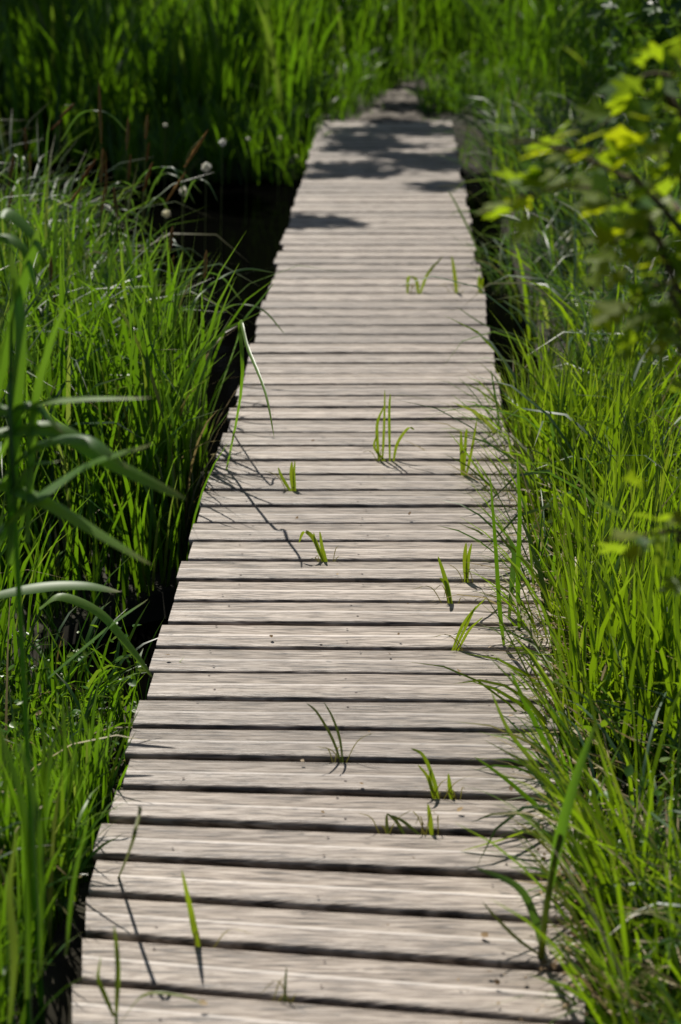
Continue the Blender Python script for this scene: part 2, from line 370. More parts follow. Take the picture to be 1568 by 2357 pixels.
def box(mb,x0,x1,y0,y1,z0,z1,r=.5):
    v=[(x,y,z) for x in (x0,x1) for y in (y0,y1) for z in (z0,z1)]
    mb.add(v,[(0,1,3,2),(4,6,7,5),(0,4,5,1),(2,3,7,6),(0,2,6,4),(1,5,7,3)],0,r)
for bx in (-.30,.0,.30):
    mb=MB(); box(mb,bx-.03,bx+.03,3.55,13.05,-.17,-.0300); mb.build('beam',M_under,walk)
    mb=MB(); box(mb,bx+.02,bx+.08,1.9,3.545,-.17,-.0300); mb.build('beam',M_under,walk)
for py in (4.2,6.4,8.6,10.8,12.9):
    for px_ in (-.36,.36):
        mb=MB(); tube(mb,[(px_,py,-.9),(px_,py,-.032)],.045,.042,4,10,bump=.05); mb.build('post',M_under,walk)
    mb=MB(); box(mb,-.315,.315,py-.035,py+.035,-.24,-.172); mb.build('crossbar',M_under,walk)
# screws over the beams
mb=MB()
for i in range(len(lines)-1):
    L0,R0=lines[i]; L1,R1=lines[i+1]
    for q in (.15,.5,.85):
        for v in (.25,.75):
            if rr.random()<.35: continue
            c_=(L0.lerp(R0,q)).lerp(L1.lerp(R1,q),v+rr.uniform(-.06,.06)); x=c_.x+rr.uniform(-.02,.02)
            zz=.0022
            mb.add([(x+.0028*math.cos(a),c_.y+.0025*math.sin(a),zz) for a in [PI/4*j for j in range(8)]]+[(x,c_.y,zz-.0002)],[(8,j,(j+1)%8) for j in range(8)])
M_screw=plain('rusty_steel',[(.3,(.05,.035,.03)),(.7,(.12,.09,.08))],(90,90,90),.6,.1)
tag(mb.build('screw_heads',M_screw,walk),kind='stuff')

# ------------------------------------------------------------ grass masses (stuff)
def scatter(n,x0,x1,y0,y1,keep=None,clump=0,cs=.09):
    x=rng.uniform(x0,x1,n); y=rng.uniform(y0,y1,n)
    if clump:
        cx=rng.uniform(x0,x1,clump); cy=rng.uniform(y0,y1,clump); i=rng.integers(0,clump,n)
        x=cx[i]+rng.normal(0,cs,n); y=cy[i]+rng.normal(0,cs,n)
    m=(~in_ditch(x,y))&~((np.abs(x)<.47)&(y<13.2))
    pt=(np.sin(x*5.3+y*2.1)+np.sin(y*3.7-x*4.1+1)+np.sin(x*9.1+y*6.3+2))/3
    m&=rng.random(n)<np.clip(.85+.9*pt,.18,1)
    if keep is not None: m&=keep(x,y)
    x,y=x[m],y[m]; return np.stack([x,y,terrain(x,y)-.02],1)
mb=MB()
def lm(x,y): return x<-.46-np.where(y>6.3,(y-6.3)*.22,0)
def mass(mb,B,l0,l1,w0,w1,p0,p1,k0,k1,pw=2.2):
    n=len(B); q=rng.random(n)**1.3
    blades(mb,B,(l0+(l1-l0)*q),rng.uniform(w0,w1,n),rng.uniform(p0,p1,n),rng.uniform(k0,k1,n),pw=pw)
mass(mb,scatter(4700,-3.2,-.46,5.2,8.0,lambda x,y:lm(x,y)&~((x>-1.5)&(y<6.6)&(rng.random(len(x))<.62)),180,.075),.36,.88,.008,.018,0,.25,.1,1.5,2.4)
mass(mb,scatter(900,-1.9,-.46,4.85,5.5,None,60,.06),.18,.50,.008,.016,0,.3,.1,1.2,2.0)
mass(mb,scatter(900,-.95,-.46,5.3,6.5,None,40,.07),.38,.78,.008,.018,0,.16,.0,1.1,2.4)
mass(mb,scatter(1900,-2.2,-.82,3.6,5.0,None,60,.07),.35,.68,.007,.014,0,.2,.1,1.3)
mass(mb,scatter(1300,-2.2,-.98,3.9,5.0,None,40,.05),.2,.5,.006,.012,0,.2,.1,1.3)
mass(mb,scatter(6500,-1.4,-.45,1.9,4.35,None,130,.05),.10,.36,.005,.011,0,.35,.1,1.6,1.6)
mass(mb,scatter(1500,-.72,-.46,2.2,3.7,None,36,.035),.2,.40,.006,.012,0,.15,.0,.8,1.8)
mass(mb,scatter(620,-1.4,-.46,5.2,7.2,lm,60,.06),.5,.9,.010,.020,0,.14,.0,.8,2.6)
tag(mb.build('marsh_grass',M_grass),'dense upright green marsh grass filling the bank left of the boardwalk','grass',kind='stuff')
mb=MB()
mass(mb,scatter(4200,-3.4,-.55,5.2,9.2,lm,95,.09),.6,1.1,.006,.012,.05,.35,.8,2.5,2.0)
mass(mb,scatter(240,-1.3,-.5,2.2,3.8,None,26,.05),.25,.45,.005,.009,.1,.5,.8,2.5,2.0)
tag(mb.build('arching_sedge',M_sedge),'thin arching grey green sedge blades above the grass on the left bank','sedge',kind='stuff')
mb=MB()
mass(mb,scatter(3600,.50,3.0,4.0,6.4,None,130,.06),.30,.74,.005,.018,0,.42,.1,1.6)
mass(mb,scatter(2300,.70,3.0,6.2,9.2,None,110,.08),.28,.75,.007,.016,0,.55,.2,1.9,1.8)
mass(mb,scatter(2000,.47,.85,3.6,6.2,None,44,.04),.30,.66,.007,.014,0,.15,.0,.9)
B=scatter(420,.47,.56,2.6,6.4,None,34,.02); n=len(B); blades(mb,B,rng.uniform(.25,.5,n),rng.uniform(.006,.011,n),rng.uniform(.05,.4,n),rng.uniform(.2,1.3,n),az=rng.normal(PI,.6,n))
mass(mb,scatter(4200,.45,1.7,2.4,4.4,None,120,.05),.14,.5,.004,.011,0,.5,.1,1.8,1.7)
mass(mb,scatter(900,.46,.75,2.4,3.6,None,40,.03),.10,.3,.004,.009,0,.6,.1,1.6,1.6)
mass(mb,scatter(2600,.72,4,8.5,13.5,None,90,.07),.3,.75,.007,.015,0,.4,.2,1.9,2.0)
tag(mb.build('bank_grass',M_bank),'dense bright green grass crowding the right edge of the boardwalk','grass',kind='stuff')
mb=MB()
mass(mb,scatter(5200,.64,3.4,5.,12.8,None,150,.08),.5,.95,.006,.012,.05,.5,.8,2.5,1.9)
mass(mb,scatter(550,.50,1.5,2.4,4.2,None,34,.06),.25,.5,.005,.010,.1,.6,.8,2.5,1.8)
tag(mb.build('bank_sedge',M_sedge),'thin arching glossy sedge blades among the grass on the right bank','sedge',kind='stuff')
# far reeds
mb=MB()
def offpath(x,y): return (np.abs(x-np.interp(y,[13,14.3,15,15.9,17.5],[.02,.10,.20,.46,.9]))>np.interp(y,[13,13.6,15.6,16.3,16.7],[.32,.17,.16,.08,0]))
mass(mb,scatter(1900,-3.0,-.6,13.2,15.2,offpath,75,.09),.5,1.2,.018,.046,0,.28,0,.9,2.0)
mass(mb,scatter(1500,-5.5,-.75,14.0,15.8,offpath,70,.09),.55,1.0,.018,.045,0,.12,0,.6,2.4)
mass(mb,scatter(2600,-5.5,-.4,15.5,18,offpath,90,.13),.4,1.1,.018,.045,0,.35,.1,1.3,2.0)
mass(mb,scatter(300,-5.5,-.4,15.5,18,offpath,90,.13),.4,1.1,.02,.045,0,.14,0,.9,2.4)
mass(mb,scatter(4200,-.7,5.5,15.8,22,offpath,110,.14),.4,1.2,.012,.024,0,.3,.1,1.3,2.)
mass(mb,scatter(4500,-9,9,19,26,None,90,.3),1.2,2.3,.02,.04,0,.12,0,.8)
tag(mb.build('reed_bed',M_far),'tall broad bladed reeds standing behind the end of the boardwalk','reeds',kind='stuff')
mb=MB()
mass(mb,scatter(1500,-1.5,-.42,12.7,14.4,None,50,.06),.15,.5,.007,.016,0,.4,.2,1.6)
B=scatter(260,-.45,.75,13.3,16.2,None,30,.05); mass(mb,B,.06,.16,.006,.012,0,.6,.2,1.6)
mass(mb,scatter(6500,-.95,2.4,13.05,17.2,offpath,190,.08),.12,.45,.007,.016,0,.4,.2,1.6)
mass(mb,scatter(2600,.9,4.5,13,17,None,70,.11),.5,1.1,.009,.018,0,.35,.2,1.5)
n=420; B=np.stack([rng.uniform(-1.7,-.44,n),rng.uniform(12.45,13.0,n),rng.uniform(-.45,-.2,n)],1); mass(mb,B,.25,.6,.008,.018,0,.35,.2,1.5)
tag(mb.build('path_grass',M_far),'short green grass growing along both sides of the dirt path','grass',kind='stuff')
# low weeds
mb=MB()
B=scatter(9500,-1.5,-.45,1.9,4.35,None,200,.05); B[:,2]+=rng.uniform(.0,.24,len(B))**1.0
leaves(mb,B,rng.uniform(.010,.030,len(B)))
tag(mb.build('low_weeds',M_weed),'small leaved green weeds carpeting the near left bank','weeds',kind='stuff')
mb=MB()
B=scatter(7000,.46,1.7,2.3,4.3,None,170,.05); B[:,2]+=rng.uniform(.0,.24,len(B))
leaves(mb,B,rng.uniform(.010,.032,len(B)))
tag(mb.build('clover_weeds',M_weed),'small leaved yellow green weeds beside the near right edge of the planks','weeds',kind='stuff')
mb=MB(); n=330
B=np.stack([rng.uniform(.42,.70,n),rng.uniform(2.4,5.6,n),rng.uniform(.004,.03,n)],1)
blades(mb,B,rng.uniform(.06,.22,n),rng.uniform(.003,.007,n),rng.uniform(1.0,1.5,n),rng.uniform(-.2,.25,n),az=rng.normal(PI,1.1,n))
B=scatter(420,.5,2.2,2.4,8,None,60,.06); n=len(B)
blades(mb,B,rng.uniform(.3,.6,n),rng.uniform(.004,.008,n),rng.uniform(.1,.7,n),rng.uniform(.1,1.8,n))
B=scatter(420,-2.6,-.48,2.4,8,None,60,.06); n=len(B)
blades(mb,B,rng.uniform(.3,.65,n),rng.uniform(.004,.008,n),rng.uniform(.1,.7,n),rng.uniform(.1,1.8,n))
tag(mb.build('dry_grass',M_straw),'straw coloured dead grass blades strewn among the green along the planks','dry grass',kind='stuff')
# litter on the right edge of the planks
mb=MB(); pts=[]
for (px_,py_,sx,sy,cnt) in ((1310,2130,30,70,110),(1350,2240,60,45,130),(1400,2290,60,40,80),(1290,1850,30,170,150),(1270,1560,22,90,90),(1230,2270,120,50,20),(1180,1700,150,260,30),(800,1500,350,500,35)):
    for _ in range(cnt):
        g=G(px_+random.gauss(0,sx),py_+random.gauss(0,sy)); pts.append((g.x,g.y,.006+random.random()*.012))
pts=np.array(pts); leaves(mb,pts,.004+.013*rng.random(len(pts))**2,tilt=rng.normal(0,.3,len(pts)))
tag(mb.build('leaf_litter',M_litter),'pale brown crumbled leaf litter on the right plank ends','leaf litter',kind='stuff')

# ------------------------------------------------------------ individual plants
def shoot(px_,py_,pts,label,widths=.009,mat=None,root=None,grp='shoots coming up between the planks',cat='shoot',name='grass_shoot'):
    """a shoot rooted in a plank gap at px_,py_ ; pts: list of blades, each a list of pixel points from its base up, leaning slightly"""
    g=G(px_,py_) if root is None else root
    if cat=='shoot':
        best=min((L_.lerp(R_,(g.x-L_.x)/(R_.x-L_.x)) for L_,R_ in lines),key=lambda q:abs(q.y-g.y)); g=Vector((g.x,best.y,0.))
    e=empty(name,(g.x,g.y,g.z-.02),label,cat,grp)
    for bl in pts:
        C=[]
        for k_,q in enumerate(bl):
            lean=q[2] if len(q)>2 else 0.
            r_=cray(q[0],q[1]); yy=g.y+lean; t_=(yy-cam.location.y)/r_.y
            C.append(cam.location+r_*t_)
        if cat=='shoot': C[0]=Vector((C[0].x,g.y,-.012))
        wd=widths*(1.15 if cat=='shoot' else 1.0)*random.uniform(.75,1.15)
        mb=MB(); ribbon(mb,C,wd,side=(1,.25,0),r=random.random()); mb.build('blade',mat or M_shoot,e,smooth=True)
    if cat=='shoot':
        for _ in range(random.randint(2,5)):
            mb=MB()
            b0=Vector((g.x+random.uniform(-.02,.02),g.y,g.z-.015)); a_=random.uniform(-1,1); hh=random.uniform(.03,.08)
            ribbon(mb,[b0,b0+Vector((a_*hh*.5,-.004,hh*.7)),b0+Vector((a_*hh*1.2,-.012,hh*random.uniform(.3,1.1)))],.0022,side=(1,.2,0),r=random.random(),n=9)
            mb.build('strand',M_strand,e,smooth=True)
    return e
shoot(885,1055,[[(880,1058),(883,1010),(885,950),(886,895)],[(898,1000),(896,950),(899,905)],[(873,1040),(868,980),(884,935)],[(905,1055),(915,1020),(940,985),(955,990)],[(890,1058),(862,1030),(868,1000)]],'tallest yellow green shoot cluster in the middle of the planks')
shoot(1065,1080,[[(1064,1082),(1062,1030),(1061,990)],[(1072,1090),(1085,1040),(1098,965)],[(1068,1082),(1072,1010),(1075,985)]],'dark tipped pair of shoots right of the tallest cluster, near the deck edge')
shoot(678,1130,[[(680,1132),(677,1095),(679,1060)],[(675,1128),(671,1090),(672,1062)],[(672,1130),(650,1100),(640,1075)]],'stubby double shoot left of centre between the planks',.010)
shoot(750,1292,[[(753,1297),(742,1262),(736,1222)],[(748,1290),(722,1240),(700,1225),(688,1250)],[(746,1285),(728,1255),(722,1225)]],'leaning yellow shoot with hair thin curled stems, mid deck')
shoot(1075,1320,[[(1075,1322),(1078,1285),(1086,1250)],[(1073,1320),(1070,1285),(1073,1248)]],'upright double shoot standing right of the leaning mid deck shoot',.010)
shoot(1035,1385,[[(1040,1388),(1030,1350),(1018,1310),(1008,1280)],[(1038,1386),(1026,1345),(1012,1330)]],'leaning dark tipped shoot just below the upright double shoot',.009)
shoot(950,665,[[(938,668),(940,640),(952,636)],[(964,668),(958,645),(945,636)],[(966,665),(985,630),(1020,590,.05)]],'short tent shaped shoot far along the planks',.012)
shoot(1050,668,[[(1052,672,0),(1046,630),(1040,588)]],'single slim shoot far along the planks, right of the tent shaped one',.014)
shoot(1103,665,[[(1105,668),(1102,645),(1106,632)],[(1108,668),(1110,650),(1112,638)]],'tiny shoot at the far right edge of the planks',.010)
shoot(785,1740,[[(790,1745),(782,1700),(765,1650),(745,1615)],[(786,1745),(765,1700),(730,1640),(705,1618)]],'thin dark bent stem with two strands, mid deck in the lower half',.006,M_stem)
shoot(1010,1815,[[(1008,1842),(1000,1800),(975,1740),(945,1722)],[(1000,1830),(985,1790),(962,1760)],[(1006,1835),(990,1800),(992,1770)]],'drooping thin shoot on the lower planks, left of a straight stub',.007)
shoot(1040,1840,[[(1040,1845),(1035,1810),(1032,1780)]],'short straight green stub on the lower planks',.009)
shoot(990,1915,[[(994,1918),(990,1885),(985,1850)]],'plain upright shoot on the lower planks beside a folded blade',.010)
shoot(895,1912,[[(893,1912),(890,1890),(891,1872)],[(932,1916,0),(912,1890),(891,1872)],[(968,1915),(930,1892),(900,1876)]],'folded dark blade shaped like a tent on the lower planks',.007,M_stem)
shoot(458,2190,[[(460,2195),(448,2140),(438,2090),(418,2000,-.03)]],'long pointed green blade leaning left on the lowest planks',.011,M_shoot)
shoot(655,2290,[[(655,2295),(657,2262),(660,2225)]],'thin dark single stalk at the bottom of the deck',.004,M_stem)
shoot(1050,1480,[[(1040,1482),(1062,1445),(1085,1410),(1120,1375)],[(1052,1482),(1080,1450),(1112,1420)],[(1045,1480),(1078,1430),(1095,1395)]],'fan of slanting yellow green blades near the right plank ends',.007)
# blades leaning over the right edge
ED='blades hanging over the right edge of the planks'
def edge(pts,label,wd=.010,mat=None,d0=0.):
    q=pts[0]; 
    return shoot(q[0],q[1],[[ (a,b) for a,b in bl] for bl in [pts]] if not isinstance(pts[0][0],tuple) else pts,label,wd,mat or M_grass,None,ED,'grass blade','grass_tuft')
edge([(1160,1485),(1150,1400),(1140,1250),(1128,1090)],'tall dark green blade standing on the right edge halfway up the deck',.011)
edge([(1195,1450),(1192,1330),(1196,1180),(1190,1040)],'tall light blade right of the dark one halfway up the deck',.012)
edge([(1172,1420),(1180,1320),(1182,1270),(1168,1230)],'pale greyish short blade between the two tall edge blades',.014,M_sedge)
edge([(1150,1000),(1146,950),(1138,900),(1130,850)],'dark slim blade on the right edge above the middle of the deck',.008,M_sedge)
edge([(1300,1800),(1250,1700),(1200,1600),(1175,1545)],'upper slanting blade crossing the lower right plank ends',.010)
edge([(1280,1850),(1230,1760),(1170,1680),(1130,1590)],'middle slanting blade crossing the lower right plank ends',.009)
edge([(1290,1905),(1230,1850),(1160,1790),(1090,1740)],'lowest slanting blade crossing the lower right plank ends',.009)
edge([(1290,1965),(1230,1915),(1150,1935),(1060,1960)],'low arching pale blade lying across the lower right planks',.009,M_shoot)
edge([(1248,2185),(1230,2110),(1190,2040),(1090,1995)],'whitish arching leaf curving left over the lower right planks',.013,M_sedge)
edge([(1245,2200),(1190,2160),(1140,2110),(1110,2075)],'dark thin blade curving left at the foot of the bent reed',.006,M_stem)
edge([(1215,820),(1170,770),(1110,745),(1050,705)],'long dark blade reaching left over the right plank ends far along',.008,M_sedge)
edge([(1105,590),(1080,530),(1050,470),(1030,435)],'slanting dark blade over the far right plank ends',.010,M_sedge)
TG='grass tufts spilling over the right plank ends'
for i,(a_,b_,n_,L_,lab,m_) in enumerate([(1305,1700,26,.30,'yellowish tuft spilling over the planks where the shadowed debris begins',M_shoot),(1300,1830,30,.30,'dense tuft behind the top of the stout reed',M_grass),
 (1310,1930,34,.26,'pale tangled tuft leaning onto the planks left of the stout reed',M_sedge),(1300,2030,28,.22,'low green tuft right beside the stem of the stout reed',M_weed),(1262,1480,24,.34,'tuft crowding the plank ends below the tall edge blades',M_shoot),
 (1240,1330,24,.36,'tall narrow tuft behind the tall edge blades',M_grass),(1345,2330,30,.18,'low tuft in the bottom right corner of the planks',M_weed),(1180,1010,22,.30,'small dark tuft at the right edge near the dark tipped shoots',M_grass),(1145,640,20,.34,'wispy tuft at the far right edge of the planks',M_sedge)]):
    g=G(a_,b_,-.02); e=empty('grass_tuft',(g.x,g.y,-.08),lab,'grass tuft',TG)
    B=np.array([[g.x,g.y,-.08]])+rng.normal(0,1,(n_,3))*np.array([.03,.06,0]); B[:,0]=np.maximum(B[:,0],.455)
    mb=MB(); blades(mb,B,rng.uniform(L_*.5,L_*1.15,n_),rng.uniform(.004,.009,n_),rng.uniform(.1,.7,n_),rng.uniform(.2,1.5,n_),az=rng.normal(PI,1.0,n_)); mb.build('blades',m_,e)
# the single stout reed on the right
g=G(1245,2200); e=empty('reed_plant',(g.x,g.y,-.02),'stout single bright reed rising from the lower right plank edge','reed')
C=[G(1245,2205),W3(1262,2060,g.y*1.09),W3(1290,1920,g.y*1.08),W3(1330,1780,g.y*1.07),W3(1375,1660,g.y*1.06)]
mb=MB(); tube(mb,C[:3],.006,.004,10,7,r=.8); mb.build('stem',M_shoot,e,smooth=True)
mb=MB(); ribbon(mb,C[1:],.018,r=.6,twist=.9,fold=.35); mb.build('leaf',M_reed,e,smooth=True)
# foreground reeds on the left
RG='broad leaved reeds on the near left bank'
def reed(root,stem,lvs,label,sr=.005,mat=None,grp=RG,sd_=None):
    e=empty('reed_plant',root,label,'reed',grp)
    mb=MB(); tube(mb,[root]+stem,sr,sr*.5,16,7,r=.4); mb.build('stem',mat or M_reed,e,smooth=True)
    for pts,wd,tw in lvs:
        mb=MB(); ribbon(mb,[W3(*p) for p in pts],wd,side=sd_ or (.4,.9,.5),r=random.random(),n=24,fold=.3,twist=tw); mb.build('leaf',mat or M_reed,e,smooth=True)
    return e
D=2.95
p0=G(-60,2100,-.15)
reed(Vector((W3(-70,1500,D).x,W3(-70,1500,D).y,-.12)),[W3(-60,1300,D),W3(-30,1000,D),W3(10,700,D)],[
 ([(-30,1100,D),(60,940,D),(180,915,D-.05),(350,915,D-.1)],.028,.5),
 ([(-40,1250,D),(60,1160,D),(200,1065,D),(355,1020,D-.15)],.040,.3),
 ([(-40,1000,D),(120,985,D),(250,1060,D),(430,1150,D)],.030,-.4),
 ([(-40,1100,D),(100,1150,D),(220,1220,D),(350,1300,D)],.028,.4),
 ([(-30,1000,D),(10,800,D),(60,620,D),(90,520,D)],.03,.4),
 ([(-40,1180,D),(20,1080,D),(90,1020,D),(200,1010,D-.05),(300,1080,D-.05)],.034,.2),
 ([(-50,900,D),(0,940,D),(80,930,D),(150,1000,D)],.03,.5),
 ([(-40,1300,D),(10,1220,D),(60,1080,D),(140,1060,D)],.024,.6)],'broad reed with long blurred leaves arching right at mid height')
reed(Vector((W3(-90,1700,D+1.0).x,W3(-90,1700,D+1.0).y,-.1)),[W3(-60,1600,D+1.0),W3(-40,1450,D+1.0),W3(-30,1330,D+1.0)],[
 ([(-60,1380,D+1.0),(80,1350,D+1.0),(190,1345,D+1.0),(278,1362,D+1.0)],.032,.2),
 ([(90,1400,D+1.1),(140,1372,D+1.1),(230,1410,D+1.1),(300,1490,D+1.1),(352,1560,D+1.1)],.022,-.3),
 ([(110,1560,D+1.1),(190,1490,D+1.1),(270,1425,D+1.1),(342,1378,D+1.1)],.020,.2)],'reed with a level leaf and a kinked leaf over the dark water gap')
reed(Vector((W3(40,1300,D).x,W3(40,1300,D).y,-.2)),[W3(30,1100,D),W3(25,850,D),W3(30,640,D)],[
 ([(20,1300,D),(30,1000,D),(45,760,D),(20,560,D)],.028,.3),
 ([(60,1250,D),(75,950,D),(110,800,D),(150,700,D)],.022,.3),
 ([(-60,600,D),(0,490,D),(60,520,D),(110,600,D)],.026,.1),
 ([(-60,560,D),(10,545,D),(60,580,D),(90,690,D)],.02,.1)],'thick upright reed clump against the left edge of the photo')
reed(Vector((W3(60,2300,2.9).x,W3(60,2300,2.9).y,-.1)),[W3(60,2100,2.9),W3(70,1950,2.9)],[
 ([(60,2300,2.8),(65,2050,2.8),(50,1850,2.8),(-10,1650,2.8)],.016,.3),
 ([(90,2250,2.8),(95,2050,2.8),(80,1850,2.8),(40,1700,2.8)],.014,.2),
 ([(20,2357,2.8),(30,2200,2.8),(20,2050,2.8),(40,1900,2.8)],.016,.2),
 ([(150,2200,2.95),(165,2050,2.95),(185,1950,2.95),(205,1880,2.95)],.012,.2)],'low broad bladed reed in the bottom left corner',mat=M_grass)
reed(Vector((G(268,2357).x,G(268,2357).y,-.05)),[G(268,2357),W3(268,2250,2.98),W3(272,2180,2.98)],[
 ([(268,2330,2.98),(270,2250,2.98),(268,2190,2.98),(262,2130,2.98)],.012,.1),
 ([(262,2340,2.98),(240,2290,2.98),(225,2250,2.98),(232,2200,2.98)],.009,.1),
 ([(275,2357,2.98),(330,2290,2.96),(410,2290,2.95),(470,2310,2.94)],.006,.1)],'small yellowish reed shoot leaning on the lowest left plank ends',.003,M_shoot)
# single blades reaching over the left edge
LG='blades reaching over the left edge of the planks'
def lblade(root,pts,label,wd,mat):
    e=empty('grass_tuft',root,label,'grass blade',LG)
    mb=MB(); ribbon(mb,[root]+[W3(*p) for p in pts],wd,side=(.8,.3,.5),r=random.random(),n=22); mb.build('blade',mat,e,smooth=True)
def rt(px_,py_,z=-.2): g=G(px_,py_,z); return Vector((g.x,g.y,z))
lblade(rt(500,1180),[(555,900,5.4),(552,740,5.4),(570,800,5.3),(610,900,5.15),(632,1010,5.05)],'long kinked yellow green blade drooping onto the planks from the left','.0' and .011,M_grass)
lblade(rt(430,1060),[(430,760,6.),(480,660,6.),(560,620,6.),(635,628,6.)],'arching blade whose tip touches the left deck edge high up',.010,M_sedge)
lblade(rt(470,1000),[(540,800,5.8),(560,740,5.8),(600,690,5.8),(632,650,5.8)],'grey straight blade just under the arching one at the left deck edge',.008,M_sedge)
lblade(rt(260,2050,-.1),[(300,1950,3.2),(322,1870,3.2),(318,1855,3.2)],'short stalk with dark nodding head at the lower left plank ends',.008,M_stem)

# flowering sedges
def spike(e,a,b,r_=.0058):
    mb=MB(); A=np.array(a); Bq=np.array(b); n=16; k=7
    T=(Bq-A)/np.linalg.norm(Bq-A); s1=np.cross(T,[0.3,.8,.1]); s1/=np.linalg.norm(s1); s2=np.cross(T,s1); V=[]
    for i in range(n):
        u=i/(n-1); rad=r_*(math.sin(PI*min(1,.08+u*.92))**.6+.05)
        for j in range(k):
            q=2*PI*j/k; V.append(A+(Bq-A)*u+rad*(1+.45*(rng.random()-.4))*(s1*math.cos(q)+s2*math.sin(q)))
    mb.add(V,[(i*k+j,i*k+(j+1)%k,(i+1)*k+(j+1)%k,(i+1)*k+j) for i in range(n-1) for j in range(k)],0,random.random())
    mb.build('flower_spike',M_spike,e)
SG='brown headed sedges on the left bank'
sed=[((60,345),(58,292),7.6,'leftmost straight sedge with a short reddish head'),
((140,270),(172,238),7.9,'sedge whose reddish head slants right above an arching leaf'),
((233,330),(228,185),7.4,'tallest dark brown headed sedge in the left sedges'),
((232,420),(238,340),7.2,'sedge with a brown head directly under the tallest one'),
((292,345),(296,268),7.6,'sedge with slim vertical head right of the tallest one'),
((335,320),(340,262),7.8,'pale thin headed sedge left of the dark open water'),
((425,385),(480,298),7.2,'sedge with long slanting brown head nearest the dark water'),
((185,420),(222,365),6.9,'low sedge head slanting right beneath an arching blade'),
((390,580),(398,520),6.4,'dark sedge head low in the grass by the water'),
((115,660),(118,590),6.2,'dull sedge head deep in the left grass'),((330,440),(352,372),7.0,'short stout brown sedge head midway to the dark water'),((20,430),(32,355),7.2,'brown sedge head nearest the left edge of the photo'),((270,500),(262,430),6.8,'upright brown sedge head standing low in the middle of the left sedges'),((470,640),(476,575),6.3,'slim brown sedge head just left of the long arching blade')]
for (a,b,d,lab) in sed:
    A=W3(a[0],a[1],d); Bq=W3(b[0],b[1],d); root=Vector((A.x-.03,A.y+.02,-.22))
    e=empty('sedge_plant',root,lab,'sedge',SG)
    mid=Vector((A.x-.02,A.y+.01,(A.z-.22)/2)); mb=MB(); tube(mb,[root,mid,A,A.lerp(Bq,.9)],.0022,.0014,12,5,r=.6); mb.build('stem',M_stem,e,smooth=True)
    spike(e,A,Bq)
    if random.random()<.8: spike(e,A.lerp(Bq,-.9)+Vector((.012,0,0)),A.lerp(Bq,-.1)+Vector((.016,0,0)),.0045)
    for q in range(3):
        az=random.uniform(-PI,PI); L_=random.uniform(.16,.28); s=A.lerp(root,random.uniform(.1,.5)); hd=Vector((math.cos(az),math.sin(az)*.6,0))
        mb=MB(); ribbon(mb,[s,s+hd*L_*.35+Vector((0,0,L_*.45)),s+hd*L_*.8+Vector((0,0,L_*.45)),s+hd*L_*1.15+Vector((0,0,L_*.1))],.008,r=random.random()*.8); mb.build('leaf',M_sedge,e,smooth=True)

# ------------------------------------------------------------ shrub on the right, overhanging
def shrub(root,branches,label,mat,size,per,spread,name='shrub',shape='lobed',grp=None):
    e=empty(name,root,label,'shrub',grp)
    mb=MB(); tube(mb,[root,branches[0][0]*.5+Vector(root)*.5,branches[0][0]],.012,.007,10,8); mb.build('stem',M_twig,e,smooth=True)
    fol=MB()
    for br in branches:
        mb=MB(); C=smooth_line(br,14); tube(mb,br,.0055,.0015,12,6); mb.build('branch',M_twig,e,smooth=True)
        P=[]; 
        for _ in range(per):
            c=C[random.randint(3,13)]; P.append(c+rng.normal(0,spread,3))
        P=np.array(P); leaves(fol,P,rng.uniform(size*.6,size*1.15,len(P)),shape,tilt=rng.normal(-.25,.5,len(P)),roll=rng.normal(0,.6,len(P)))
    fol.build('foliage',mat,e)
    return e,fol
d=2.45
rootS=Vector((.98,2.6,-.1))
def br(*p): return [Vector((.86,2.6,.75))]+[W3(*q) for q in p]
e,_=shrub(rootS,[br((1560,520,d),(1420,400,d),(1250,330,d),(1165,330,d)),
 br((1580,650,d),(1480,480,d),(1330,430,d),(1190,455,d)),
 br((1590,300,d),(1540,260,d),(1450,250,d),(1380,290,d)),
 br((1590,700,d),(1530,560,d),(1450,540,d),(1390,580,d)),
 br((1600,760,d),(1560,660,d),(1500,660,d),(1440,700,d)),
 br((1600,460,d),(1560,380,d),(1520,330,d),(1490,300,d)),
 br((1610,860,d),(1570,760,d),(1520,740,d),(1480,760,d)),
 br((1610,230,d),(1550,180,d),(1500,170,d),(1450,190,d)),
 br((1610,560,d+.1),(1560,480,d+.15),(1500,430,d+.15),(1440,400,d+.15)),
 br((1610,1260,d+.2),(1570,1225,d+.2),(1520,1225,d+.2),(1460,1235,d+.2))],'leafy shrub with lobed leaves reaching in from the right, some lit yellow',M_bush,.052,19,.024)
mb=MB()
